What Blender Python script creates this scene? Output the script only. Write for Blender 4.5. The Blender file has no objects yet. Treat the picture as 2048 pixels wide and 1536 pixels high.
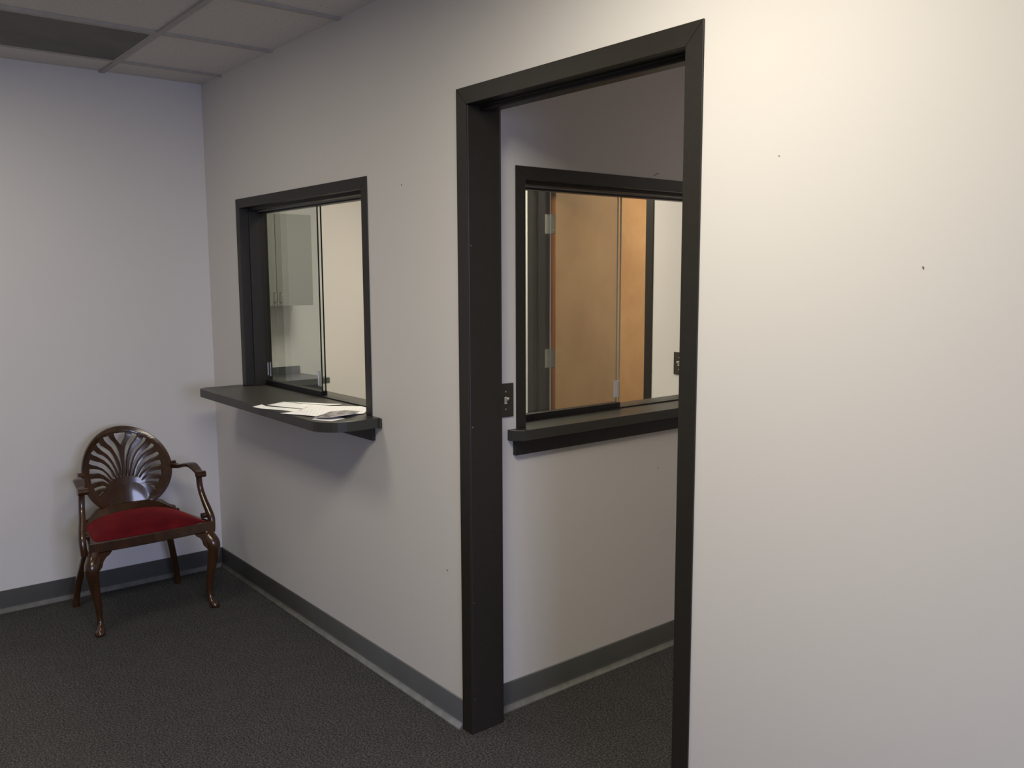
import bpy, bmesh, math, random
from mathutils import Vector, Matrix
random.seed(7)
scene = bpy.context.scene
COL = scene.collection
PI = math.pi

# ------------------------------------------------------------------ camera
cam_data = bpy.data.cameras.new('camera')
cam = bpy.data.objects.new('camera', cam_data)
COL.objects.link(cam)
cam_data.sensor_fit = 'HORIZONTAL'
cam_data.sensor_width = 36.0
cam_data.lens = 1751.9 / 2048.0 * 36.0
cam_data.clip_start = 0.02
YAW, PITCH, ROLL = 0.6802, -0.1229, -0.0038
_F = Vector((-math.cos(YAW) * math.cos(PITCH), math.sin(YAW) * math.cos(PITCH), math.sin(PITCH)))
_R = _F.cross(Vector((0, 0, 1))).normalized()
_U = _R.cross(_F)
_R2 = _R * math.cos(ROLL) + _U * math.sin(ROLL)
_U2 = -_R * math.sin(ROLL) + _U * math.cos(ROLL)
_M = Matrix((_R2, _U2, -_F)).transposed().to_4x4()
_M.translation = Vector((4.4225, -1.6178, 1.507))
cam.matrix_world = _M
scene.camera = cam

# ------------------------------------------------------------------ world, exposure
scene.view_settings.view_transform = 'Standard'
scene.view_settings.look = 'None'
scene.view_settings.gamma = 1.0
scene.view_settings.use_curve_mapping = False
scene.view_settings.exposure = 0.0
world = bpy.data.worlds.new('world')
scene.world = world
world.use_nodes = True
world.node_tree.nodes['Background'].inputs[0].default_value = (0.55, 0.70, 1.0, 1)
world.node_tree.nodes['Background'].inputs[1].default_value = 1.0

# ------------------------------------------------------------------ lights
def area(name, loc, rot, sx, sy, power, color, spread=PI):
    d = bpy.data.lights.new(name, 'AREA')
    d.shape = 'RECTANGLE'
    d.size, d.size_y = sx, sy
    d.energy = power
    d.color = color
    d.spread = spread
    o = bpy.data.objects.new(name, d)
    COL.objects.link(o)
    o.location = loc
    o.rotation_euler = rot
    return o
WARM = (1.0, 0.92, 0.74)
COOL = (0.60, 0.66, 1.0)
# daylight coming in through the window in the wall behind the camera
area('window_daylight', (7.0, -1.20, 1.45), (0, math.radians(66), 0), 1.15, 1.6, 25, COOL, math.radians(90))
# lit ceiling troffers: a long one above the doorway side, a small square one left of it, one in the office
area('long_troffer_light', (3.25, -1.068, 2.425), (0, 0, 0), 0.5, 1.1, 29.5, WARM)
area('square_troffer_light', (1.13, -1.385, 2.425), (0, 0, 0), 0.5, 0.5, 7.4, WARM)
area('office_troffer_light', (0.55, 0.95, 2.425), (0, 0, 0), 0.8, 0.45, 30, WARM)
area('hall_light', (1.2, 3.0, 2.42), (0, 0, 0), 0.5, 0.5, 18, WARM)  # unseen light in the hall for the open door, no troffer modelled
area('passage_fill_light', (2.85, 3.2, 2.42), (0, 0, 0), 0.5, 0.5, 14, (1.0, 0.88, 0.84))  # added fill to lift the dim passage, no fixture stands there

CEIL = 2.44

# ------------------------------------------------------------------ materials
def new_mat(name):
    m = bpy.data.materials.new(name)
    m.use_nodes = True
    nt = m.node_tree
    b = nt.nodes['Principled BSDF']
    return m, nt, b
def noise(nt, scale, detail=2, rough=0.5, vec=None):
    n = nt.nodes.new('ShaderNodeTexNoise')
    n.inputs['Scale'].default_value = scale
    n.inputs['Detail'].default_value = detail
    n.inputs['Roughness'].default_value = rough
    tc = nt.nodes.new('ShaderNodeTexCoord')
    mp = nt.nodes.new('ShaderNodeMapping')
    nt.links.new(tc.outputs['Object'], mp.inputs[0])
    nt.links.new(mp.outputs[0], n.inputs['Vector'])
    if vec: mp.inputs['Scale'].default_value = vec
    return n
def ramp(nt, src, stops):
    r = nt.nodes.new('ShaderNodeValToRGB')
    while len(r.color_ramp.elements) < len(stops): r.color_ramp.elements.new(0.5)
    for e, (p, c) in zip(r.color_ramp.elements, stops):
        e.position = p; e.color = (*c, 1)
    nt.links.new(src, r.inputs[0])
    return r
def bump(nt, b, src, strength, dist):
    bp = nt.nodes.new('ShaderNodeBump')
    bp.inputs['Strength'].default_value = strength
    bp.inputs['Distance'].default_value = dist
    nt.links.new(src, bp.inputs['Height'])
    nt.links.new(bp.outputs[0], b.inputs['Normal'])
    return bp
def simple(name, col, rough=0.5, metal=0.0, vary=0.08, scale=30, bstr=0.0, bdist=0.001, spec=None, vec=None):
    m, nt, b = new_mat(name)
    n = noise(nt, scale, 3, 0.55, vec)
    lo = tuple(max(0, c * (1 - vary)) for c in col); hi = tuple(min(1, c * (1 + vary)) for c in col)
    r = ramp(nt, n.outputs['Fac'], [(0.35, lo), (0.65, hi)])
    nt.links.new(r.outputs[0], b.inputs['Base Color'])
    b.inputs['Roughness'].default_value = rough
    b.inputs['Metallic'].default_value = metal
    if spec is not None: b.inputs['Specular IOR Level'].default_value = spec
    if bstr: bump(nt, b, n.outputs['Fac'], bstr, bdist)
    return m

def wall_mat(name, col):
    m, nt, b = new_mat(name)
    n1 = noise(nt, 1.3, 3)
    r = ramp(nt, n1.outputs['Fac'], [(0.3, tuple(c * 0.975 for c in col)), (0.7, col)])
    nt.links.new(r.outputs[0], b.inputs['Base Color'])
    b.inputs['Roughness'].default_value = 0.62
    b.inputs['Specular IOR Level'].default_value = 0.3
    n2 = noise(nt, 220, 3, 0.6)
    bump(nt, b, n2.outputs['Fac'], 0.12, 0.0008)
    return m
M_WALL = wall_mat('painted_wall', (0.78, 0.757, 0.742))
M_WALL_OFFICE = wall_mat('painted_office_wall', (0.78, 0.757, 0.742))

def carpet_mat():
    m, nt, b = new_mat('speckled_carpet')
    n1 = noise(nt, 150, 3, 0.75)
    n2 = noise(nt, 14, 3, 0.6)
    r1 = ramp(nt, n1.outputs['Fac'], [(0.34, (0.018, 0.018, 0.019)), (0.5, (0.068, 0.067, 0.066)), (0.68, (0.165, 0.16, 0.155))])
    r2 = ramp(nt, n2.outputs['Fac'], [(0.3, (0.86, 0.86, 0.86)), (0.7, (1, 1, 1))])
    mx = nt.nodes.new('ShaderNodeMixRGB'); mx.blend_type = 'MULTIPLY'; mx.inputs[0].default_value = 1
    nt.links.new(r1.outputs[0], mx.inputs[1]); nt.links.new(r2.outputs[0], mx.inputs[2])
    nt.links.new(mx.outputs[0], b.inputs['Base Color'])
    b.inputs['Roughness'].default_value = 0.95
    b.inputs['Specular IOR Level'].default_value = 0.15
    bump(nt, b, n1.outputs['Fac'], 0.9, 0.004)
    return m
M_CARPET = carpet_mat()

def ceiling_mat():
    m, nt, b = new_mat('acoustic_tile')
    n1 = noise(nt, 90, 4, 0.7)
    n2 = noise(nt, 260, 2, 0.6)
    r = ramp(nt, n1.outputs['Fac'], [(0.30, (0.34, 0.32, 0.30)), (0.37, (0.68, 0.64, 0.61)), (0.8, (0.74, 0.70, 0.67))])
    nt.links.new(r.outputs[0], b.inputs['Base Color'])
    b.inputs['Roughness'].default_value = 0.9
    bump(nt, b, n2.outputs['Fac'], 0.4, 0.002)
    return m
M_TILE = ceiling_mat()
M_GRID = simple('ceiling_grid_paint', (0.46, 0.43, 0.41), 0.6, 0, 0.06)
M_TROFFER_OFF = simple('unlit_prismatic_lens', (0.10, 0.088, 0.080), 0.5, 0, 0.28, 3.0, 0.0)
M_FRAME = simple('dark_bronze_frame_paint', (0.0235, 0.0205, 0.017), 0.42, 0.0, 0.06, 60, 0.05, 0.0004, 0.35)
M_LAMINATE = simple('dark_grey_laminate', (0.040, 0.038, 0.034), 0.38, 0.0, 0.05, 120, 0.0, spec=0.4)
M_APRON = simple('black_painted_apron', (0.013, 0.012, 0.012), 0.5, 0.0, 0.05)
M_BASE = simple('grey_vinyl_cove_base', (0.102, 0.103, 0.100), 0.42, 0, 0.05, 8)
M_BASE_TOE = simple('pale_base_toe', (0.20, 0.20, 0.187), 0.5, 0, 0.15, 25)  # toe of the cove base, paler than its face
M_BLACK = simple('black_track', (0.006, 0.006, 0.006), 0.4, 0, 0.05)
M_STEEL = simple('brushed_steel', (0.55, 0.55, 0.53), 0.35, 1.0, 0.06, 80)
M_ALU = simple('bright_aluminium', (0.80, 0.80, 0.78), 0.3, 1.0, 0.03)
M_PLATE = simple('bronze_switch_plate', (0.075, 0.065, 0.055), 0.4, 0.6, 0.1, 40)
M_TOGGLE = simple('ivory_toggle', (0.72, 0.68, 0.58), 0.35, 0, 0.03)
M_CAB = simple('grey_cabinet_laminate', (0.27, 0.275, 0.255), 0.5, 0, 0.02, 6)
M_COUNTER = simple('slate_counter_laminate', (0.075, 0.08, 0.08), 0.35, 0, 0.06, 60)
M_MARK = simple('wall_mark', (0.20, 0.17, 0.14), 0.8, 0, 0.1)
M_PLASTER = simple('white_spackle', (0.75, 0.75, 0.74), 0.8, 0, 0.05)

def glass_mat(name, tint, rough=0.0):
    m, nt, b = new_mat(name)
    nt.nodes.remove(b)
    out = nt.nodes['Material Output']
    tr = nt.nodes.new('ShaderNodeBsdfTransparent'); tr.inputs[0].default_value = (*tint, 1)
    gl = nt.nodes.new('ShaderNodeBsdfGlossy'); gl.inputs['Roughness'].default_value = 0.0
    fr = nt.nodes.new('ShaderNodeFresnel'); fr.inputs['IOR'].default_value = 1.5
    mx = nt.nodes.new('ShaderNodeMixShader')
    gm = nt.nodes.new('ShaderNodeNewGeometry')
    inv = nt.nodes.new('ShaderNodeMath'); inv.operation = 'SUBTRACT'; inv.inputs[0].default_value = 1.0
    nt.links.new(gm.outputs['Backfacing'], inv.inputs[1])
    mu = nt.nodes.new('ShaderNodeMath'); mu.operation = 'MULTIPLY'
    nt.links.new(fr.outputs[0], mu.inputs[0]); nt.links.new(inv.outputs[0], mu.inputs[1])
    m2 = nt.nodes.new('ShaderNodeMath'); m2.operation = 'MULTIPLY'; m2.inputs[1].default_value = 1.7
    nt.links.new(mu.outputs[0], m2.inputs[0])
    nt.links.new(m2.outputs[0], mx.inputs[0]); nt.links.new(tr.outputs[0], mx.inputs[1]); nt.links.new(gl.outputs[0], mx.inputs[2])
    nt.links.new(mx.outputs[0], out.inputs['Surface'])
    return m
M_GLASS = glass_mat('clear_glass', (0.935, 0.952, 0.942))
M_GLASS_EDGE = simple('dark_green_glass_edge', (0.010, 0.022, 0.015), 0.15, 0, 0.05)

M_EDGE_LIT = simple('lit_glass_edge', (0.42, 0.38, 0.30), 0.3, 0, 0.05)  # same glass edge with the light seen through the pane painted in

def wood_mat(name, c0, c1, c2, rough, scale, stretch, coat=0.0):
    m, nt, b = new_mat(name)
    n = noise(nt, scale, 4, 0.6, stretch)
    n.inputs['Distortion'].default_value = 0.6
    r = ramp(nt, n.outputs['Fac'], [(0.3, c0), (0.5, c1), (0.72, c2)])
    nt.links.new(r.outputs[0], b.inputs['Base Color'])
    b.inputs['Roughness'].default_value = rough
    b.inputs['Coat Weight'].default_value = coat
    b.inputs['Coat Roughness'].default_value = 0.12
    return m
M_MAHOG = wood_mat('dark_mahogany', (0.026, 0.0095, 0.003), (0.046, 0.018, 0.006), (0.068, 0.028, 0.009), 0.26, 14, (1, 1, 0.25), 0.5)
M_DOOR = wood_mat('maple_veneer', (0.50, 0.27, 0.12), (0.58, 0.33, 0.15), (0.64, 0.38, 0.18), 0.30, 2.2, (1.4, 1.4, 1.0), 0.35)
M_DOOR_EDGE = wood_mat('stained_door_edge', (0.20, 0.065, 0.018), (0.26, 0.09, 0.025), (0.30, 0.11, 0.03), 0.4, 12, (6, 6, 0.3))
def velvet():
    m, nt, b = new_mat('red_velvet')
    n = noise(nt, 9, 3, 0.6)
    r = ramp(nt, n.outputs['Fac'], [(0.35, (0.085, 0.004, 0.008)), (0.65, (0.145, 0.008, 0.013))])
    nt.links.new(r.outputs[0], b.inputs['Base Color'])
    b.inputs['Roughness'].default_value = 0.85
    b.inputs['Specular IOR Level'].default_value = 0.1
    b.inputs['Sheen Weight'].default_value = 0.55
    b.inputs['Sheen Roughness'].default_value = 0.4
    b.inputs['Sheen Tint'].default_value = (0.8, 0.10, 0.09, 1)
    n2 = noise(nt, 500, 2)
    bump(nt, b, n2.outputs['Fac'], 0.3, 0.001)
    return m
M_VELVET = velvet()

def paper_mat(name, base, ink, lines=True):
    m, nt, b = new_mat(name)
    b.inputs['Roughness'].default_value = 0.6
    tc = nt.nodes.new('ShaderNodeTexCoord')
    mp = nt.nodes.new('ShaderNodeMapping'); mp.inputs['Rotation'].default_value = (0, 0, 0.62)
    nt.links.new(tc.outputs['Object'], mp.inputs[0])
    w = nt.nodes.new('ShaderNodeTexWave'); w.inputs['Scale'].default_value = 22 ; w.bands_direction = 'Y'
    nt.links.new(mp.outputs[0], w.inputs['Vector'])
    n = noise(nt, 160, 2, 0.6)
    mul = nt.nodes.new('ShaderNodeMath'); mul.operation = 'MULTIPLY'
    nt.links.new(w.outputs['Fac'], mul.inputs[0]); nt.links.new(n.outputs['Fac'], mul.inputs[1])
    r = ramp(nt, mul.outputs[0], [(0.40, base), (0.60, ink)])
    nt.links.new(r.outputs[0], b.inputs['Base Color'])
    return m
M_PAPER = simple('white_paper', (0.93, 0.935, 0.95), 0.6, 0, 0.01)
M_PAPER_PRINT = paper_mat('printed_paper', (0.93, 0.925, 0.95), (0.72, 0.71, 0.74))
M_PHOTO = simple('printed_photo', (0.27, 0.25, 0.27), 0.35, 0, 0.85, 32)

# ------------------------------------------------------------------ mesh helpers
def add_box(bm, x0, x1, y0, y1, z0, z1):
    if x0 > x1: x0, x1 = x1, x0
    if y0 > y1: y0, y1 = y1, y0
    if z0 > z1: z0, z1 = z1, z0
    v = [bm.verts.new(p) for p in ((x0, y0, z0), (x1, y0, z0), (x1, y1, z0), (x0, y1, z0),
                                   (x0, y0, z1), (x1, y0, z1), (x1, y1, z1), (x0, y1, z1))]
    for f in ((3, 2, 1, 0), (4, 5, 6, 7), (0, 1, 5, 4), (1, 2, 6, 5), (2, 3, 7, 6), (3, 0, 4, 7)):
        bm.faces.new([v[i] for i in f])
def add_prism(bm, pts, lo, hi, axis='z'):
    """pts: 2D outline; extruded along axis between lo and hi"""
    def P(a, b, c):
        return {'z': (a, b, c), 'y': (a, c, b), 'x': (c, a, b)}[axis]
    A = [bm.verts.new(P(a, b, lo)) for a, b in pts]
    B = [bm.verts.new(P(a, b, hi)) for a, b in pts]
    n = len(pts)
    bm.faces.new(A[::-1]); bm.faces.new(B)
    for i in range(n):
        j = (i + 1) % n
        bm.faces.new((A[i], A[j], B[j], B[i]))
def cr(pts, n):
    """Catmull-Rom resample of a list of tuples"""
    out = []
    m = len(pts)
    for i in range(m - 1):
        p0 = pts[max(i - 1, 0)]; p1 = pts[i]; p2 = pts[i + 1]; p3 = pts[min(i + 2, m - 1)]
        for k in range(n):
            t = k / n
            out.append(tuple(0.5 * ((2 * b) + (-a + c) * t + (2 * a - 5 * b + 4 * c - d) * t * t + (-a + 3 * b - 3 * c + d) * t ** 3)
                             for a, b, c, d in zip(p0, p1, p2, p3)))
    out.append(tuple(pts[-1]))
    return out
def add_sweep(bm, keys, sub=6, seg=16, power=2.0, up=(1, 0, 0)):
    """keys: (x,y,z,rx,ry): super-elliptic cross-sections swept along a smooth path; rx along 'up' side"""
    ks = cr(keys, sub)
    P = [Vector(k[:3]) for k in ks]
    rings = []
    up = Vector(up)
    for i, k in enumerate(ks):
        t = (P[min(i + 1, len(P) - 1)] - P[max(i - 1, 0)]).normalized()
        a = (up - t * up.dot(t)).normalized()
        b = t.cross(a)
        ring = []
        for s in range(seg):
            th = 2 * PI * s / seg
            c, sn = math.cos(th), math.sin(th)
            e = 2.0 / power
            ca = math.copysign(abs(c) ** e, c); sb = math.copysign(abs(sn) ** e, sn)
            ring.append(bm.verts.new(P[i] + a * ca * k[3] + b * sb * k[4]))
        rings.append(ring)
    for r0, r1 in zip(rings, rings[1:]):
        for s in range(seg):
            q = (s + 1) % seg
            bm.faces.new((r0[s], r0[q], r1[q], r1[s]))
    bm.faces.new(rings[0][::-1]); bm.faces.new(rings[-1])
def add_ball(bm, c, r, sc=(1, 1, 1), u=16, v=10):
    ret = bmesh.ops.create_uvsphere(bm, u_segments=u, v_segments=v, radius=r)
    bmesh.ops.scale(bm, verts=ret['verts'], vec=sc)
    bmesh.ops.translate(bm, verts=ret['verts'], vec=c)
def add_cyl(bm, a, b, r, seg=16):
    a = Vector(a); b = Vector(b)
    d = b - a
    ret = bmesh.ops.create_cone(bm, cap_ends=True, segments=seg, radius1=r, radius2=r, depth=d.length)
    rot = Vector((0, 0, 1)).rotation_difference(d.normalized()).to_matrix()
    bmesh.ops.rotate(bm, verts=ret['verts'], cent=(0, 0, 0), matrix=rot)
    bmesh.ops.translate(bm, verts=ret['verts'], vec=(a + b) / 2)

def obj(name, bm, mat, parent=None, bevel=0.0, smooth=False, segs=2, angle=35):
    me = bpy.data.meshes.new(name)
    bmesh.ops.recalc_face_normals(bm, faces=bm.faces)
    bm.to_mesh(me); bm.free()
    mats = mat if isinstance(mat, (list, tuple)) else [mat]
    for m in mats: me.materials.append(m)
    if smooth:
        for p in me.polygons: p.use_smooth = True
    o = bpy.data.objects.new(name, me)
    COL.objects.link(o)
    if parent: o.parent = parent
    if bevel:
        b = o.modifiers.new('bevel', 'BEVEL'); b.width = bevel; b.segments = segs
        b.limit_method = 'ANGLE'; b.angle_limit = math.radians(angle)
        b.harden_normals = False
    return o
def B(): return bmesh.new()
def boxobj(name, mat, parent, *boxes, bevel=0.0):
    bm = B()
    for b in boxes: add_box(bm, *b)
    return obj(name, bm, mat, parent, bevel)
def tag(o, label, cat, group=None, kind=None):
    o['label'] = label; o['category'] = cat
    if group: o['group'] = group
    if kind: o['kind'] = kind
    return o
def empty(name, loc=(0, 0, 0), rz=0.0):
    o = bpy.data.objects.new(name, None)
    COL.objects.link(o); o.location = loc; o.rotation_euler = (0, 0, rz)
    o.empty_display_size = 0.1
    return o
def copy_tree(o, parent=None):
    c = o.copy(); COL.objects.link(c)
    if parent: c.parent = parent
    for ch in list(o.children): copy_tree(ch, c)
    return c

# ------------------------------------------------------------------ shell dimensions
T = 0.125                       # wall thickness
W1 = (0.383, 1.601, 1.8645)      # service window 1: casing left, casing right, casing top
SILL = 0.993
D1 = (2.160, 3.112, 2.0745)      # doorway casing outer left / right / top
X2 = 2.152                      # face of the passage wall towards the passage
X2B = X2 - T
W2 = (0.2345, 1.461, 1.866)      # service window 2 (y range, top)
YB = 1.80                       # office back wall
D2 = (0.355, 1.355, 2.085)      # office door casing
XO = -1.09                      # office left wall
WT = CEIL + 0.006               # walls meet the tiles
XR, YN = 7.0, -4.2              # far extents of the waiting room
CW = 0.042                      # window casing face
DW = 0.0515                     # door casing face

def wall_with_holes(bm, a0, a1, c0, c1, z1, holes, axis):
    """axis 'x': wall runs along x with thickness c0..c1 in y; 'y': runs along y, thickness in x. holes: (lo,hi,zlo,zhi)"""
    def bx(p, q, z0, zz):
        if q - p < 1e-6 or zz - z0 < 1e-6: return
        if axis == 'x': add_box(bm, p, q, c0, c1, z0, zz)
        else: add_box(bm, c0, c1, p, q, z0, zz)
    pos = a0
    for lo, hi, zl, zh in sorted(holes):
        bx(pos, lo, 0, z1); bx(lo, hi, 0, zl); bx(lo, hi, zh, z1); pos = hi
    bx(pos, a1, 0, z1)

def structure(name, bm, mat, label, cat, bevel=0.0):
    o = obj(name, bm, mat, None, bevel)
    return tag(o, label, cat, kind='structure')

bm = B(); add_box(bm, XO - T, XR + T, YN - T, 4.2, -0.1, 0)
structure('floor', bm, M_CARPET, 'dark grey speckled loop pile carpet floor', 'floor')

bm = B(); add_box(bm, -T, 0, YN - T, 0, 0, WT)
wall_left = structure('wall_left', bm, M_WALL, 'pale grey end wall behind the wooden armchair', 'wall')
bm = B(); wall_with_holes(bm, XO, XR + T, 0, T, WT,
                          [(W1[0] + 0.02, W1[1] - 0.02, 0.955, W1[2] - 0.02), (D1[0] + 0.02, D1[1] - 0.02, 0, D1[2] - 0.02)], 'x')
wall_right = structure('wall_right', bm, M_WALL, 'long off-white wall holding the service window and the doorway', 'wall')
bm = B(); wall_with_holes(bm, T, 4.2, X2B, X2, WT, [(W2[0] + 0.02, W2[1] - 0.02, 0.955, W2[2] - 0.02)], 'y')
wall_pass = structure('wall_passage', bm, M_WALL, 'off-white passage wall seen through the doorway, holding the inner service window', 'wall')
bm = B(); wall_with_holes(bm, XO, X2B, YB, YB + T, WT, [(D2[0] + 0.02, D2[1] - 0.02, 0, D2[2] - 0.02)], 'x')
wall_office_back = structure('wall_office_back', bm, M_WALL_OFFICE, 'cream office back wall around the maple door', 'wall')
bm = B(); add_box(bm, XO - T, XO, T, 4.2, 0, WT)
wall_office_left = structure('wall_office_left', bm, M_WALL_OFFICE, 'cream office side wall behind the wall cabinet', 'wall')
bm = B(); add_box(bm, 3.55, 3.55 + T, T, 4.2, 0, WT)
structure('wall_passage_far', bm, M_WALL, 'far side wall of the passage, out of sight beyond the doorway', 'wall')
bm = B(); add_box(bm, XO - T, 3.55 + T, 4.2, 4.2 + T, 0, WT)
structure('wall_back', bm, M_WALL, 'end wall closing the passage and the hall', 'wall')
bm = B(); add_box(bm, -T, XR + T, YN - T, YN, 0, WT)
structure('wall_front', bm, M_WALL, 'wall of the waiting room opposite the service window', 'wall')
bm = B(); wall_with_holes(bm, YN, 0, XR, XR + T, WT, [(-2.01, -0.39, 0.84, 2.06)], 'y')
structure('wall_near', bm, M_WALL, 'wall with the daylight window behind the camera', 'wall')

# ------------------------------------------------------------------ ceiling: tiles in a T-bar grid
GX = [0.262, 0.830, 1.428, 2.03, 2.38, 2.995, 3.605, 4.21, 4.78, 5.39, 6.0, 6.61]
GY = [-0.458, -1.677, -2.896, -4.115]
bm = B()
add_box(bm, XO - T, XR + T, YN - T, 4.2 + T, CEIL + 0.006, CEIL + 0.08)
ceiling = structure('ceiling', bm, M_TILE, 'suspended ceiling of speckled white acoustic tiles', 'ceiling')
bm = B()
for x in GX: add_box(bm, x - 0.012, x + 0.012, YN, 0, CEIL - 0.002, CEIL + 0.0065)
for y in GY: add_box(bm, 0, XR, y - 0.012, y + 0.012, CEIL - 0.0022, CEIL + 0.0063)
for x in (-0.5, 0.11, 0.99, 1.6): add_box(bm, x - 0.012, x + 0.012, T, YB, CEIL - 0.002, CEIL + 0.0065)
grid = obj('ceiling_grid', bm, M_GRID, ceiling)
grid['label'] = 'painted metal grid strips between the tiles'

def troffer(x0, x1, y0, y1, lens_mat, label, group=None):
    r = empty('ceiling_light', ((x0 + x1) / 2, (y0 + y1) / 2, CEIL))
    cx, cy = (x0 + x1) / 2, (y0 + y1) / 2
    w, l = (x1 - x0) / 2, (y1 - y0) / 2
    f = 0.010
    boxobj('frame', M_GRID, r, (-w, w, -l, -l + f, -0.003, 0.0), (-w, w, l - f, l, -0.003, 0.0),
           (-w, -w + f, -l + f, l - f, -0.003, 0.0), (w - f, w, -l + f, l - f, -0.003, 0.0))
    boxobj('lens', lens_mat, r, (-w + f, w - f, -l + f, l - f, -0.002, 0.004))
    return tag(r, label, 'ceiling light', group)
troffer(GX[0] + 0.014, GX[1] - 0.014, GY[1] + 0.014, GY[0] - 0.014, M_TROFFER_OFF, 'unlit recessed ceiling light with dull grey-brown lens near the corner')
def emit_mat():
    m, nt, b = new_mat('lit_prismatic_lens')
    b.inputs['Base Color'].default_value = (0.8, 0.8, 0.76, 1)
    b.inputs['Emission Color'].default_value = (1.0, 0.92, 0.78, 1)
    b.inputs['Emission Strength'].default_value = 1.5
    return m
M_LIT = emit_mat()
troffer(GX[5] + 0.014, GX[6] - 0.014, GY[1] + 0.014, GY[0] - 0.014, M_LIT, 'lit long recessed ceiling light out of sight above the doorway end')
troffer(GX[1] + 0.014, GX[2] - 0.014, GY[1] + 0.014, GY[1] + 0.60, M_LIT, 'small square lit recessed ceiling light out of sight above the armchair end')
troffer(0.124, 0.976, 0.70, 1.20, M_LIT, 'lit recessed ceiling light inside the office')

# ------------------------------------------------------------------ vinyl cove base
def base_run(name, p, q, n, label):
    """p,q: 2D ends on the wall face; n: 2D normal into the room"""
    bm = B(); p = Vector(p); q = Vector(q); n = Vector(n)
    prof = [(0, 0.101), (0.003, 0.101), (0.0045, 0.097), (0.0045, 0.030), (0.006, 0.020), (0.010, 0.011), (0.017, 0.005), (0.020, 0.0), (0, 0)]
    A = [bm.verts.new((p.x + n.x * a, p.y + n.y * a, b)) for a, b in prof]
    Bv = [bm.verts.new((q.x + n.x * a, q.y + n.y * a, b)) for a, b in prof]
    m = len(prof)
    bm.faces.new(A); bm.faces.new(Bv[::-1])
    for i in range(m):
        j = (i + 1) % m
        f = bm.faces.new((A[i], A[j], Bv[j], Bv[i]))
        f.smooth = True
        if i in (4, 5, 6): f.material_index = 1
    o = obj(name, bm, [M_BASE, M_BASE_TOE])
    return tag(o, label, 'baseboard', kind='structure')
base_run('baseboard_left', (0, YN), (0, 0), (1, 0), 'grey vinyl base along the wall behind the armchair')
base_run('baseboard_right', (0, 0), (D1[0] - 0.0005, 0), (0, -1), 'grey vinyl base under the service window running to the doorway')
base_run('baseboard_right_far', (D1[1] + 0.0005, 0), (XR, 0), (0, -1), 'grey vinyl base right of the doorway')
base_run('baseboard_passage', (X2, T + 0.012), (X2, 4.2), (1, 0), 'grey vinyl base with pale toe inside the doorway')
base_run('baseboard_office_back', (XO, YB), (D2[0], YB), (0, -1), 'grey vinyl base in the office left of the maple door')
base_run('baseboard_office_right', (D2[1], YB), (X2B, YB), (0, -1), 'grey vinyl base in the office right of the maple door')
base_run('baseboard_office_left', (XO, T), (XO, YB), (1, 0), 'grey vinyl base under the office counter')

# ------------------------------------------------------------------ hollow metal frames
def jamb_profile(face, depth, proud=0.005, stop=0.016, s0=0.045, s1=0.085):
    """closed outline (u across the face from outer edge, v through the wall, v=0 at wall face)"""
    return [(0, -proud), (face, -proud), (face, s0), (face + stop, s0), (face + stop, s1), (face, s1),
            (face, depth + proud), (0, depth + proud), (0, depth + 0.0005), (0.021, depth + 0.0005), (0.021, -0.0005), (0, -0.0005)]
def frame_members(name, parent, to_world, a0, a1, z0, z1, face, depth, plain_jambs=False, **kw):
    """left, right jamb and head sharing mitred corners"""
    prof = jamb_profile(face, depth, **kw)
    n = len(prof)
    def member(nm, ends):
        bm = B()
        R = []
        for fn in ends:
            R.append([bm.verts.new(to_world(*fn(u, v))) for u, v in prof])
        n = len(prof)
        bm.faces.new(R[0]); bm.faces.new(R[1][::-1])
        for i in range(n):
            j = (i + 1) % n
            bm.faces.new((R[0][i], R[0][j], R[1][j], R[1][i]))
        return obj(nm, bm, M_FRAME, parent, 0.0018)
    if plain_jambs: prof = [(0, -0.005), (face, -0.005), (face, 0.0), (face + 0.0015, 0.002), (face + 0.0015, depth - 0.002), (face, depth), (face, depth + 0.005),
                            (0, depth + 0.005), (0, depth + 0.0005), (0.021, depth + 0.0005), (0.021, -0.0005), (0, -0.0005)]
    n = len(prof)
    L = member('jamb', [lambda u, v: (a0 + u, v, z0), lambda u, v: (a0 + u, v, z1 - u)])
    Rr = member('jamb', [lambda u, v: (a1 - u, v, z0), lambda u, v: (a1 - u, v, z1 - u)])
    prof = jamb_profile(face, depth, **kw); n = len(prof)
    H = member('head', [lambda u, v: (a0 + u, v, z1 - u), lambda u, v: (a1 - u, v, z1 - u)])
    return L, Rr, H
# doorway (no leaf): structure root
d1 = tag(empty('door_1', ((D1[0] + D1[1]) / 2, 0, 0)), 'dark bronze metal door frame of the open doorway', 'door frame', kind='structure')
cx = (D1[0] + D1[1]) / 2
frame_members('f', d1, lambda a, v, z: (a - cx, v, z), D1[0], D1[1], 0.0, D1[2], DW, T, plain_jambs=True)
# tiny screw dimples on the left jamb
bm = B()
for z in (0.12, 0.45, 1.03, 1.60): add_cyl(bm, (D1[0] + DW - cx - 0.001, 0.008, z), (D1[0] + DW - cx + 0.0026, 0.008, z), 0.0022, 10)
s = obj('screw_head', bm, M_STEEL, d1); s['label'] = 'small worn screw heads'

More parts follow.
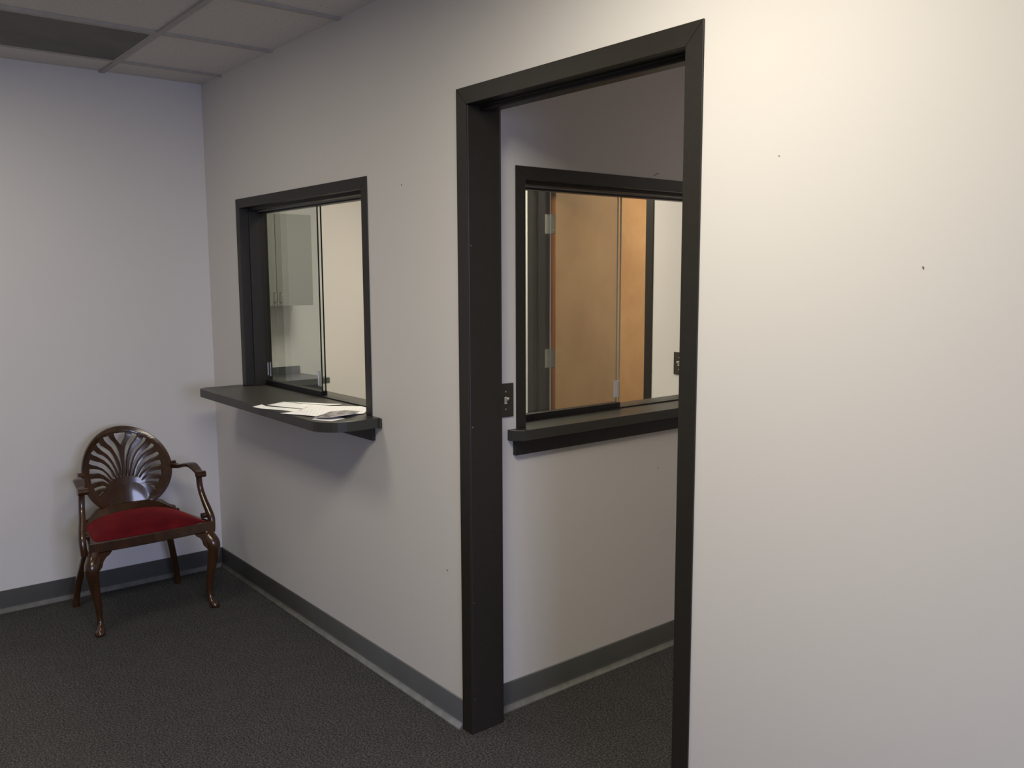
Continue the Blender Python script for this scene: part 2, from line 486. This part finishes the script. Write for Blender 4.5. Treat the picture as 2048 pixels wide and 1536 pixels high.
def service_window(name, to_world, root, a0, a1, ztop, label, pane_sign):
    w = tag(root, label, 'window', kind='structure')
    frame_members('f', w, to_world, a0, a1, SILL + 0.0005, ztop, CW, T, s0=0.036, s1=0.072, stop=0.012)
    i0, i1 = a0 + CW, a1 - CW
    def bx(*bs):
        bm = B()
        for (p, q, r_, s_, z0, z1) in bs:
            P0 = to_world(p, r_, z0); P1 = to_world(q, s_, z1)
            add_box(bm, P0[0], P1[0], P0[1], P1[1], z0, z1)
        return bm
    # head track with a bright lip, bottom track
    zt = ztop - CW
    obj('head_track', bx((i0, i1, 0.088, 0.122, zt - 0.0215, zt - 0.0005)), M_BLACK, w)
    obj('track_lip', bx((i0, i1, 0.0845, 0.0875, zt - 0.0145, zt - 0.0095)), M_GRID, w)
    mid = (i0 + i1) / 2 + 0.012 * pane_sign
    obj('bottom_track', bx((i0, i1, 0.088, 0.124, SILL + 0.0005, SILL + 0.005)), M_BLACK, w)
    # two sliding panes, both parked over the same half
    for k, yy in enumerate((0.096, 0.112)):
        lo, hi = i0 + 0.003 + (0.0 if k == 0 else 0.004), mid
        p = obj('glass_pane', bx((lo, hi - 0.0015, yy, yy + 0.006, SILL + 0.018, zt - 0.006)), M_GLASS, w)
        obj('pane_edge', bx((hi - 0.0014, hi + 0.0006, yy, yy + 0.006, SILL + 0.018, zt - 0.006)), M_GLASS_EDGE if pane_sign > 0 else M_EDGE_LIT, p)
        obj('pane_shoe', bx((lo, hi, yy - 0.004, yy + 0.0095, SILL + 0.0052, SILL + 0.023)), M_BLACK, p)
    # finger pulls: oblong metal cups on the panes
    for (c, yy) in ((lo + 0.034, 0.0935), (hi - 0.014, 0.0935)) if pane_sign > 0 else ((hi - 0.022, 0.0935),):
        bm = bx((c - 0.016, c + 0.016, yy, yy + 0.0022, SILL + 0.045, SILL + 0.049), (c - 0.016, c + 0.016, yy, yy + 0.0022, SILL + 0.107, SILL + 0.111),
                (c - 0.016, c - 0.013, yy, yy + 0.0022, SILL + 0.049, SILL + 0.107), (c + 0.013, c + 0.016, yy, yy + 0.0022, SILL + 0.049, SILL + 0.107),
                (c - 0.013, c + 0.013, yy + 0.0012, yy + 0.0022, SILL + 0.049, SILL + 0.107))
        obj('finger_pull', bm, M_ALU, w)
    return w

# window 1 in the main wall: local v goes to +y
c1 = (W1[0] + W1[1]) / 2
service_window('window_1', lambda a, v, z: (a - c1, v, z), empty('window_1', (c1, 0, 0)), W1[0], W1[1], W1[2],
               'sliding glass service window in dark bronze frame above the papers', 1)
# window 2 in the passage wall: v goes to -x (into the office)
c2 = (W2[0] + W2[1]) / 2
service_window('window_2', lambda a, v, z: (-v, a - c2, z), empty('window_2', (X2, c2, 0)), W2[0], W2[1], W2[2],
               'dark framed sliding glass window seen inside the doorway, maple door behind it', -1)

# ------------------------------------------------------------------ counter shelves on the sills
def arc(cx, cy, r, a0, a1, n=10):
    return [(cx + r * math.cos(math.radians(a0 + (a1 - a0) * i / n)), cy + r * math.sin(math.radians(a0 + (a1 - a0) * i / n))) for i in range(n + 1)]
sh = empty('service_shelf', (1.0, 0, 0.95))
def sh_loc(pts): return [(x - 1.0, y) for x, y in pts]
outline = [(0.352, -0.0005)] + arc(0.352 + 0.055, -0.215 + 0.055, 0.055, 180, 270) + arc(1.660 - 0.105, -0.228 + 0.105, 0.105, 270, 360) + [(1.660, -0.0005)]
inner = [(W1[1] - 0.022, -0.0005), (W1[1] - 0.022, 0.205), (W1[0] + 0.022, 0.205), (W1[0] + 0.022, -0.0005)]
bm = B(); add_prism(bm, sh_loc(outline + inner), 0.0065, 0.043, 'z')
obj('shelf_top', bm, M_LAMINATE, sh, 0.0016, angle=60)
bm = B(); add_prism(bm, sh_loc([(0.40, -0.0005), (0.40, -0.014), (1.618, -0.014), (1.618, -0.0005)]), -0.047, 0.006, 'z')
ap = obj('apron', bm, M_APRON, sh, 0.001); ap['label'] = 'black strip under the shelf'
bm = B(); add_prism(bm, sh_loc([(1.6602, -0.0005), (1.6602, -0.011), (1.668, -0.011), (1.668, -0.0005)]), 0.004, 0.041, 'z')
ec = obj('end_cap', bm, M_LAMINATE, sh, 0.001)
tag(sh, 'deep dark grey shelf with rounded corners under the service window, papers on it', 'shelf')

s2 = empty('window_ledge', (X2, 0.85, 0.95))
o2 = [(0.0005, 0.198 - 0.85), (0.020, 0.198 - 0.85), (0.052, 0.232 - 0.85), (0.052, 1.462 - 0.85), (0.020, 1.498 - 0.85), (0.0005, 1.498 - 0.85),
      (0.0005, W2[1] - 0.022 - 0.85), (-0.205, W2[1] - 0.022 - 0.85), (-0.205, W2[0] + 0.022 - 0.85), (0.0005, W2[0] + 0.022 - 0.85)]
bm = B(); add_prism(bm, o2, 0.0065, 0.043, 'z')
obj('ledge_top', bm, M_LAMINATE, s2, 0.0016)
bm = B(); add_prism(bm, [(0.0005, 0.222 - 0.85), (0.016, 0.222 - 0.85), (0.016, 1.474 - 0.85), (0.0005, 1.474 - 0.85)], -0.047, 0.006, 'z')
ap = obj('apron', bm, M_APRON, s2, 0.001); ap['label'] = 'black strip under the ledge'
tag(s2, 'narrow dark ledge under the window seen inside the doorway', 'window ledge')

# ------------------------------------------------------------------ office door (open away from us)
d2 = tag(empty('door_2', ((D2[0] + D2[1]) / 2, YB, 0)), 'maple veneer door standing open in a dark metal frame, seen through the inner window', 'door', kind='structure')
c3 = (D2[0] + D2[1]) / 2
frame_members('f', d2, lambda a, v, z: (a - c3, v, z), D2[0], D2[1], 0.0, D2[2], DW, T, s0=0.035, s1=0.078, stop=0.016)
HX = D2[0] + DW - c3            # hinge jamb face, local
yh = T + 0.006
bm = B(); add_box(bm, HX + 0.001, HX + 0.0445, yh + 0.006, yh + 0.006 + 0.895, 0.012, 2.03)
leaf = obj('door_leaf', bm, [M_DOOR, M_DOOR_EDGE], d2, 0.0012)
for p in leaf.data.polygons:
    if abs(p.normal.y) > 0.9: p.material_index = 1
for z in (1.815, 1.005, 0.22):
    bm = B()
    h = 0.057
    add_box(bm, HX + 0.0002, HX + 0.0024, yh - 0.046, yh - 0.001, z - h, z + h)       # leaf on the jamb
    add_box(bm, HX + 0.004, HX + 0.0395, yh + 0.0035, yh + 0.0058, z - h, z + h)      # leaf on the door edge
    for k in range(5):
        a = z - h + k * (2 * h / 5) + 0.0007
        add_cyl(bm, (HX + 0.002, yh + 0.002, a), (HX + 0.002, yh + 0.002, a + 2 * h / 5 - 0.0014), 0.0062, 14)
    for dz in (-0.038, 0, 0.038):
        add_cyl(bm, (HX + 0.022 + (0.008 if dz == 0 else 0), yh + 0.0038, z + dz), (HX + 0.022 + (0.008 if dz == 0 else 0), yh + 0.0028, z + dz), 0.004, 10)
        add_cyl(bm, (HX + 0.002, yh - 0.024 + (0.008 if dz == 0 else 0), z + dz), (HX + 0.0030, yh - 0.024 + (0.008 if dz == 0 else 0), z + dz), 0.004, 10)
    hg = obj('hinge', bm, M_STEEL, d2); hg['label'] = 'brushed steel butt hinge'
# ------------------------------------------------------------------ light switches
def light_switch(loc, rz, label):
    r = empty('light_switch', loc, rz)      # plate faces local -y
    bm = B(); add_box(bm, -0.035, 0.035, -0.0055, -0.0005, -0.057, 0.057)
    obj('plate', bm, M_PLATE, r, 0.0025)
    bm = B(); add_box(bm, -0.0055, 0.0055, -0.0075, -0.0056, -0.012, 0.012)
    add_prism(bm, [(-0.0076, -0.006), (-0.0076, 0.008), (-0.019, 0.0115), (-0.021, 0.006), (-0.0076, -0.005)][:4], -0.0042, 0.0042, 'x')
    t = obj('toggle', bm, M_TOGGLE, r, 0.0008); t['label'] = 'ivory toggle lever'
    for z in (-0.030, 0.030):
        bm = B(); add_cyl(bm, (0, -0.0055, z), (0, -0.0068, z), 0.0033, 12)
        obj('screw', bm, M_STEEL, r)
    return tag(r, label, 'light switch')
light_switch((X2, 0.187, 1.094), PI / 2, 'dark bronze switch plate with ivory toggle on the wall just inside the doorway')
light_switch((1.540, YB, 1.066), 0, 'dark switch plate in the office right of the maple door')

# ------------------------------------------------------------------ wall cabinet and counter in the office
cab = empty('wall_cabinet', (XO, 0.95, 1.325))
CY0, CH = -0.49, 0.571
boxobj('body', M_CAB, cab, (0.0005, 0.29, CY0, 0.0, 0.0, CH))
doors = []
for (a, b, hy) in ((CY0 + 0.0015, CY0 + 0.2435, CY0 + 0.2435 - 0.016), (CY0 + 0.2465, -0.0005, CY0 + 0.2465 + 0.020)):
    d = boxobj('cabinet_door', M_CAB, cab, (0.2905, 0.309, a, b, 0.0005, CH - 0.0005), bevel=0.0008)
    bm = B()
    add_sweep(bm, [(0.3085, hy, 0.022, 0.0035, 0.0035), (0.328, hy, 0.024, 0.0032, 0.0032), (0.333, hy, 0.034, 0.003, 0.003), (0.334, hy, 0.052, 0.003, 0.003),
                   (0.333, hy, 0.070, 0.003, 0.003), (0.328, hy, 0.080, 0.0032, 0.0032), (0.3085, hy, 0.082, 0.0035, 0.0035)], 5, 10, 2, (0, 1, 0))
    h = obj('handle', bm, M_STEEL, d, smooth=True); h['label'] = 'brushed steel bow pull'
tag(cab, 'pale grey two-door wall cabinet in the office behind the service window', 'cabinet')

ctr = empty('office_counter', (XO, 0.98, 0.82))
bm = B()
out = [(0.0005, 0.0)] + [(0.405 - 0.03, 0.0)] + arc(0.415 - 0.03, 0.028 - 0.03, 0.03, 90, 0, 6)[1:] + [(0.415, -0.8545), (0.0005, -0.8545)]
out = [(0.0005, 0.0), (0.385, 0.028)] + arc(0.385, -0.002, 0.03, 90, 0, 6)[1:] + [(0.415, -0.854), (0.0005, -0.854)]
add_prism(bm, out, 0.004, 0.040, 'z')
obj('worktop', bm, M_COUNTER, ctr, 0.0015, angle=60)
boxobj('backsplash', M_COUNTER, ctr, (0.0005, 0.020, -0.854, 0.0, 0.0405, 0.088), bevel=0.001)
boxobj('shade_panel', M_COUNTER, ctr, (0.30, 0.36, -0.84, -0.015, -0.28, 0.0035))  # panel added to deepen the shade beneath the worktop
boxobj('support_bracket', M_APRON, ctr, (0.0055, 0.2995, -0.12, -0.10, -0.26, 0.0035))
boxobj('support_bracket', M_APRON, ctr, (0.0055, 0.2995, -0.82, -0.80, -0.26, 0.0035))
tag(ctr, 'dark slate counter with low backsplash under the office wall cabinet', 'counter')

# ------------------------------------------------------------------ papers on the shelf
ZP = 0.9935
def sheet(name, pts, z, mat, label, lift=None, th=0.0004, cat='paper', group='papers on the service shelf', photo=None):
    """closed outline triangulated and slightly curled; real thickness"""
    me_bm = B()
    cxp = sum(p[0] for p in pts) / len(pts); cyp = sum(p[1] for p in pts) / len(pts)
    vs = [me_bm.verts.new((x - cxp, y - cyp, 0)) for x, y in pts]
    me_bm.faces.new(vs)
    bmesh.ops.triangulate(me_bm, faces=me_bm.faces[:])
    for _ in range(3): bmesh.ops.subdivide_edges(me_bm, edges=me_bm.edges[:], cuts=1, use_grid_fill=True)
    for v in me_bm.verts:
        v.co.z = (lift(v.co.x + cxp, v.co.y + cyp) if lift else 0)
    o = obj(name, me_bm, mat, None, smooth=True)
    m = o.modifiers.new('thickness', 'SOLIDIFY'); m.thickness = th; m.offset = 1
    o.location = (cxp, cyp, z)
    if photo: o['photo'] = photo
    return tag(o, label, cat, group)
sheet('paper_sheet', [(1.057, -0.086), (1.072, -0.069), (1.160, -0.010), (1.249, 0.041), (1.278, 0.048), (1.300, 0.020), (1.235, -0.010), (1.148, -0.049)], ZP + 0.0003, M_PAPER,
      'narrow white sheet lying nearest the glass panes', lambda x, y: 0.006 * max(0, (x - 1.20) / 0.1) ** 2)
sheet('paper_sheet', [(1.095, -0.193), (1.060, -0.105), (1.297, 0.004), (1.40, -0.050), (1.274, -0.127)], ZP + 0.0012, M_PAPER,
      'white sheet in the middle of the stack, behind the printed one', lambda x, y: 0.002 * max(0, (1.12 - x) / 0.05))
sheet('paper_sheet', [(1.102, -0.256), (1.077, -0.207), (1.119, -0.205), (1.282, -0.130), (1.36, -0.11), (1.345, -0.180), (1.305, -0.186), (1.257, -0.198), (1.164, -0.243)], ZP + 0.0006, M_PAPER,
      'white sheet reaching farthest left with one corner over the shelf edge', lambda x, y: 0.003 * max(0, (1.14 - x) / 0.06) ** 1.5)
sheet('paper_sheet', [(1.336, -0.246), (1.325, -0.167), (1.270, -0.118), (1.233, -0.085), (1.297, 0.000), (1.375, 0.078), (1.430, 0.078), (1.477, 0.048), (1.545, -0.005), (1.539, -0.040), (1.549, -0.130), (1.498, -0.171), (1.42, -0.205)],
      ZP + 0.0022, M_PAPER_PRINT, 'large printed white page lying on top of the stack by the window jamb',
      lambda x, y: 0.009 * math.exp(-((x - 1.40) / 0.045) ** 2 - ((y + 0.14) / 0.04) ** 2))
sheet('brochure', [(1.528, -0.207), (1.498, -0.150), (1.470, -0.105), (1.481, -0.044), (1.536, -0.015), (1.585, -0.080), (1.582, -0.165)], ZP + 0.0115, M_PHOTO,
      'brochure with a dark grey printed picture on the front right of the stack', lambda x, y: -0.004 * max(0, (-0.10 - y) / 0.08), th=0.0008, cat='brochure', group=None)
sheet('paper_sheet', [(1.534, -0.214), (1.490, -0.170), (1.510, -0.110), (1.592, -0.110), (1.612, -0.178)], ZP + 0.0004, M_PAPER,
      'lowest sheet peeping out beneath the brochure at the shelf corner', None)

# ------------------------------------------------------------------ armchair
TH = math.radians(1.5)
ch = empty('armchair', (0.325, -0.501, 0), TH)
def SX(y, z): return -0.170 + 0.068 * (y / 0.2) ** 2 - 0.2 * (z - 0.62)
HOLES = {
'1': [(0.0529, 0.7822), (0.0633, 0.777), (0.0789, 0.7771), (0.0757, 0.764), (0.064, 0.7453), (0.0458, 0.7258), (0.0331, 0.7008), (0.0239, 0.6788), (0.015, 0.647), (0.0120, 0.6148), (0.0108, 0.5858), (0.0055, 0.5862), (0.0045, 0.6228), (0.0060, 0.662), (0.0106, 0.6974), (0.0167, 0.7197), (0.0265, 0.7415), (0.0425, 0.7627)],
'2': [(0.0985, 0.76), (0.1055, 0.7543), (0.115, 0.7517), (0.1079, 0.7357), (0.0918, 0.7172), (0.067, 0.6933), (0.0513, 0.6686), (0.0378, 0.6372), (0.0259, 0.5991), (0.0235, 0.5831), (0.0175, 0.5824), (0.0202, 0.6198), (0.0293, 0.6582), (0.0393, 0.6867), (0.0516, 0.7084), (0.0711, 0.7262), (0.09, 0.7408)],
'3': [(0.1284, 0.7286), (0.1366, 0.7212), (0.1461, 0.7179), (0.1361, 0.7044), (0.1133, 0.6915), (0.0861, 0.671), (0.0659, 0.6468), (0.0494, 0.6157), (0.0364, 0.581), (0.0300, 0.5822), (0.0369, 0.6174), (0.0488, 0.649), (0.0645, 0.6736), (0.0859, 0.6945), (0.109, 0.707)],
'4': [(0.1509, 0.6896), (0.1556, 0.679), (0.1609, 0.6728), (0.146, 0.6614), (0.1205, 0.6505), (0.0939, 0.6334), (0.0757, 0.6122), (0.0582, 0.5846), (0.0507, 0.5756), (0.0449, 0.5798), (0.058, 0.6212), (0.0787, 0.6486), (0.101, 0.666), (0.1267, 0.6767)],
'5': [(0.1595, 0.6483), (0.1611, 0.6364), (0.1642, 0.6253), (0.1411, 0.6198), (0.1166, 0.6174), (0.0968, 0.6063), (0.0756, 0.5856), (0.0634, 0.5689), (0.0585, 0.5745), (0.0784, 0.6086), (0.0961, 0.6264), (0.1159, 0.6376), (0.1412, 0.6457)],
'6': [(0.1607, 0.6028), (0.1585, 0.5895), (0.1601, 0.5776), (0.1364, 0.58), (0.112, 0.5794), (0.0962, 0.5763), (0.0789, 0.5618), (0.0719, 0.5561), (0.0693, 0.5604), (0.077, 0.5721), (0.0946, 0.5882), (0.1142, 0.5976), (0.136, 0.6019)],
'7': [(0.1505, 0.5594), (0.1464, 0.5504), (0.1437, 0.5399), (0.1232, 0.5456), (0.1049, 0.5468), (0.0891, 0.5438), (0.0819, 0.5487), (0.0907, 0.5569), (0.1069, 0.5633), (0.1282, 0.5618)],
'8': [(0.1318, 0.5211), (0.1225, 0.5145), (0.1112, 0.5226), (0.0996, 0.5284), (0.0904, 0.5343), (0.1007, 0.5373), (0.1154, 0.5321)]}
HEART = [(-0.0272, 0.7884), (-0.0137, 0.7864), (0.0, 0.7878), (0.0137, 0.7864), (0.0272, 0.7884), (0.0275, 0.7776), (0.0225, 0.7620), (0.0125, 0.7450), (0.0, 0.7257), (-0.0125, 0.7450), (-0.0225, 0.7620), (-0.0275, 0.7776)]
cu = bpy.data.curves.new('back_outline', 'CURVE')
cu.dimensions = '2D'; cu.fill_mode = 'BOTH'; cu.extrude = 0.0085; cu.bevel_depth = 0.0022; cu.bevel_resolution = 1
def spline(pts):
    s = cu.splines.new('POLY'); s.points.add(len(pts) - 1)
    for p, (a, b) in zip(s.points, pts): p.co = (a, b, 0, 1)
    s.use_cyclic_u = True
R0, Z0 = 0.1965, 0.6180
spline([(R0 * math.sin(2 * PI * k / 96), Z0 + R0 * math.cos(2 * PI * k / 96)) for k in range(96)])
def shrink(pts, d=0.0014):
    out = []
    n = len(pts)
    area2 = sum(pts[i][0] * pts[(i + 1) % n][1] - pts[(i + 1) % n][0] * pts[i][1] for i in range(n))
    sg = 1 if area2 > 0 else -1
    for i in range(n):
        a = pts[i - 1]; c = pts[(i + 1) % n]
        tx, ty = c[0] - a[0], c[1] - a[1]
        l = math.hypot(tx, ty) or 1
        out.append((pts[i][0] + ty / l * d * sg, pts[i][1] - tx / l * d * sg))
    return out
for k, h in HOLES.items():
    h2 = shrink(h, 0.0007)
    spline(h2); spline([(-a, b) for a, b in h2])
spline(shrink(HEART, 0.0007))
tmp = bpy.data.objects.new('tmp', cu); COL.objects.link(tmp)
dg = bpy.context.evaluated_depsgraph_get()
me = bpy.data.meshes.new_from_object(tmp.evaluated_get(dg))
bpy.data.objects.remove(tmp)
bm = B(); bm.from_mesh(me)
bmesh.ops.triangulate(bm, faces=[f for f in bm.faces if len(f.verts) > 4])
for _ in range(6):
    long_e = [e for e in bm.edges if e.calc_length() > 0.016]
    if not long_e: break
    bmesh.ops.subdivide_edges(bm, edges=long_e, cuts=1)
    bmesh.ops.triangulate(bm, faces=[f for f in bm.faces if len(f.verts) > 3])
for v in bm.verts:
    y, z, t = v.co.x, v.co.y, v.co.z
    # rounded rim: the ring swells a little, the dome bulges forward
    r = math.hypot(y, z - Z0)
    ring = max(0.0, 1 - abs(r - 0.180) / 0.020)
    k = 1 + 0.35 * ring
    v.co = Vector((SX(y, z) + t * k, y, z))
back = obj('backrest', bm, M_MAHOG, ch, smooth=True)
back['label'] = 'round pierced back carved as a fanned shell'
em = back.modifiers.new('edge', 'EDGE_SPLIT'); em.split_angle = math.radians(40)
# solid shell boss at the bottom of the back, scooped between two soft lobes
bm = B()
ny, nz = 48, 20
rows = []
for j in range(nz + 1):
    row = []
    for i in range(ny + 1):
        a = PI * i / ny
        rr = 1.0 - j / nz
        y = math.cos(a) * 0.124 * rr
        z = 0.440 + math.sin(a) * 0.143 * rr
        e0 = min(1.0, (1 - rr) / 0.45); edge = e0 * e0 * (3 - 2 * e0)
        d = 0.0098 + edge * (0.0015 + 0.0016 * (1 - math.cos(2 * PI * abs(y) / 0.13)))
        row.append(bm.verts.new((SX(y, z) + d, y, z)))
    rows.append(row)
for j in range(nz):
    for i in range(ny):
        bm.faces.new((rows[j][i], rows[j][i + 1], rows[j + 1][i + 1], rows[j + 1][i]))
bmesh.ops.remove_doubles(bm, verts=bm.verts, dist=1e-5)
obj('shell_boss', bm, M_MAHOG, back, smooth=True)
# stepped shoe at the foot of the back
bm = B()
shoe = [(-0.214, 0.392), (-0.214, 0.412), (-0.200, 0.412), (-0.200, 0.427), (-0.184, 0.430), (-0.168, 0.442), (-0.148, 0.458), (-0.110, 0.468), (0.110, 0.468),
        (0.148, 0.458), (0.168, 0.442), (0.184, 0.430), (0.200, 0.427), (0.200, 0.412), (0.214, 0.412), (0.214, 0.392)]
A = [bm.verts.new((SX(y, z) - 0.004 + 0.011 - (0.0 if abs(y) < 0.12 else 0.022 * (abs(y) - 0.12) / 0.085), y, z)) for y, z in shoe]
Bv = [bm.verts.new((v.co.x - 0.024, v.co.y, v.co.z)) for v in A]
bm.faces.new(A); bm.faces.new(Bv[::-1])
for i in range(len(A)):
    j = (i + 1) % len(A); bm.faces.new((A[i], A[j], Bv[j], Bv[i]))
obj('back_shoe', bm, M_MAHOG, ch, 0.0015)
# seat rail: trapezoid frame with a slightly bowed front
def trap(front, back, xf, xb, bow, n=10):
    pts = [(xb, -back), ]
    for i in range(n + 1):
        t = -1 + 2 * i / n
        pts.append((xf + bow * (1 - t * t), front * t))
    pts.append((xb, back))
    return pts
bm = B()
add_prism(bm, trap(0.266, 0.205, 0.212, -0.180, 0.014), 0.354, 0.399, 'z')
obj('seat_rail', bm, M_MAHOG, ch, 0.004)
# cushion
bm = B()
N = 22
def cushion_pt(i, j):
    u = -1 + 2 * i / N; v = -1 + 2 * j / N
    hw = 0.1900 + (0.246 - 0.190) * (u + 1) / 2
    x = -0.160 + (0.361) * (u + 1) / 2
    if u > 0: x += 0.014 * (1 - v * v) * u
    return x, hw * v, u, v
g = []
for i in range(N + 1):
    row = []
    for j in range(N + 1):
        x, y, u, v = cushion_pt(i, j)
        e = max(0, (1 - abs(u) ** 2.3)) ** 0.75 * max(0, (1 - abs(v) ** 2.3)) ** 0.72
        row.append(bm.verts.new((x, y, 0.3975 + 0.057 * e)))
    g.append(row)
for i in range(N):
    for j in range(N):
        bm.faces.new((g[i][j], g[i + 1][j], g[i + 1][j + 1], g[i][j + 1]))
rim = [g[i][0] for i in range(N + 1)] + [g[N][j] for j in range(1, N + 1)] + [g[i][N] for i in range(N - 1, -1, -1)] + [g[0][j] for j in range(N - 1, 0, -1)]
low = [bm.verts.new((v.co.x, v.co.y, 0.3972)) for v in rim]
for k in range(len(rim)):
    q = (k + 1) % len(rim); bm.faces.new((rim[k], rim[q], low[q], low[k]))
bm.faces.new(low)
c = obj('seat_cushion', bm, M_VELVET, ch, smooth=True); c['label'] = 'domed dark red velvet cushion'
# front cabriole legs
def front_leg(s):
    bm = B()
    add_sweep(bm, [(0.192, s * 0.240, 0.3545, 0.022, 0.027), (0.202, s * 0.246, 0.330, 0.026, 0.029), (0.216, s * 0.260, 0.297, 0.030, 0.029), (0.216, s * 0.259, 0.255, 0.027, 0.025), (0.210, s * 0.252, 0.200, 0.021, 0.020),
                   (0.204, s * 0.243, 0.140, 0.0165, 0.016), (0.203, s * 0.238, 0.080, 0.0125, 0.0125), (0.209, s * 0.239, 0.042, 0.0130, 0.0125),
                   (0.222, s * 0.243, 0.020, 0.020, 0.016), (0.228, s * 0.249, 0.008, 0.024, 0.020), (0.229, s * 0.249, 0.0005, 0.020, 0.017)], 6, 16, 2.4)
    # ear bracket against the rail
    add_prism(bm, [(s * 0.240, 0.3538), (s * 0.178, 0.3538), (s * 0.186, 0.343), (s * 0.202, 0.332), (s * 0.214, 0.315), (s * 0.220, 0.292), (s * 0.238, 0.270)], 0.203, 0.222, 'x')
    return bm
def back_leg(s):
    bm = B()
    add_sweep(bm, [(-0.148, s * 0.175, 0.3545, 0.018, 0.017), (-0.152, s * 0.184, 0.28, 0.017, 0.016), (-0.166, s * 0.201, 0.20, 0.0155, 0.015),
                   (-0.186, s * 0.218, 0.12, 0.015, 0.0145), (-0.197, s * 0.229, 0.05, 0.0145, 0.014), (-0.201, s * 0.234, 0.0005, 0.0145, 0.014)], 5, 12, 3.5)
    return bm
for s in (-1, 1): obj('leg', front_leg(s), M_MAHOG, ch, smooth=True)
for s in (-1, 1): obj('leg', back_leg(s), M_MAHOG, ch, smooth=True)
# arms: serpentine pad plus swept support
def arm(s):
    bm = B()
    add_sweep(bm, [(-0.118, s * 0.192, 0.606, 0.010, 0.011), (-0.098, s * 0.205, 0.617, 0.014, 0.015), (-0.060, s * 0.221, 0.618, 0.0105, 0.016), (-0.020, s * 0.233, 0.628, 0.0100, 0.021),
                   (0.035, s * 0.243, 0.636, 0.0105, 0.025), (0.070, s * 0.249, 0.625, 0.011, 0.021), (0.098, s * 0.252, 0.612, 0.012, 0.018), (0.117, s * 0.253, 0.606, 0.014, 0.018), (0.130, s * 0.253, 0.605, 0.011, 0.016)],
              5, 16, 2.6, (0, 0, 1))
    add_cyl(bm, (0.121, s * 0.253 - 0.021, 0.604), (0.121, s * 0.253 + 0.021, 0.604), 0.0145, 18)
    add_cyl(bm, (-0.098, s * 0.204 - 0.012, 0.628), (-0.098, s * 0.204 + 0.012, 0.628), 0.013, 16)
    return bm
def support(s):
    bm = B()
    add_sweep(bm, [(0.100, s * 0.252, 0.604, 0.013, 0.012), (0.097, s * 0.254, 0.566, 0.0135, 0.0125), (0.103, s * 0.257, 0.525, 0.0135, 0.0125), (0.124, s * 0.263, 0.480, 0.0145, 0.0135),
                   (0.143, s * 0.271, 0.440, 0.0165, 0.015), (0.158, s * 0.277, 0.405, 0.020, 0.0150), (0.163, s * 0.277, 0.370, 0.022, 0.0140), (0.163, s * 0.2755, 0.340, 0.021, 0.0130)], 5, 16, 3.0)
    # scroll at the foot of the support, turned in over the rail
    add_cyl(bm, (0.135, s * 0.280, 0.412), (0.135, s * 0.242, 0.412), 0.0125, 16)
    return bm
for s in (-1, 1):
    a = obj('armrest', arm(s), M_MAHOG, ch, smooth=True)
    obj('arm_support', support(s), M_MAHOG, a, smooth=True)
tag(ch, 'dark mahogany armchair with round shell back and red velvet seat in the corner', 'armchair')
for o in ch.children_recursive:
    if o.type == 'MESH' and o.name.split('.')[0] in ('leg', 'armrest', 'arm_support', 'shell_boss'):
        e = o.modifiers.new('edge', 'EDGE_SPLIT'); e.split_angle = math.radians(50)

# ------------------------------------------------------------------ small marks on the walls
def mark(parent, p, size, label, axis='y', mat=M_MARK):
    bm = B()
    w, h = size
    if axis == 'y': add_prism(bm, [(p[0] - w, p[2] + h * 0.6), (p[0] - w * 0.2, p[2] + h), (p[0] + w, p[2] + h * 0.3), (p[0] + w * 0.5, p[2] - h), (p[0] - w * 0.4, p[2] - h * 0.7)], -0.0012, 0.0, 'y')
    else: add_prism(bm, [(p[1] - w, p[2] - h), (p[1] - w * 0.3, p[2] - h * 0.5), (p[1] + w, p[2] + h), (p[1] + w * 0.8, p[2] + h * 1.2), (p[1] - w * 0.4, p[2] - h * 0.2)], p[0], p[0] + 0.0012, 'x')
    o = obj('wall_mark', bm, mat, parent); o['label'] = label
    return o
mark(wall_right, (3.632, 0, 1.519), (0.0017, 0.003), 'small dark nail hole')
mark(wall_right, (3.315, 0, 1.754), (0.0012, 0.0016), 'tiny dark nail hole')
mark(wall_right, (2.075, 0, 0.527), (0.004, 0.002), 'small grey scuff')
mark(wall_right, (1.831, 0, 1.814), (0.0025, 0.0025), 'tiny grey scuff')
mark(wall_pass, (X2, 0.918, 1.882), (0.016, 0.006), 'short dark hair-like scratch', 'x')
mark(wall_pass, (X2, 0.957, 0.753), (0.003, 0.003), 'small dark speck', 'x')
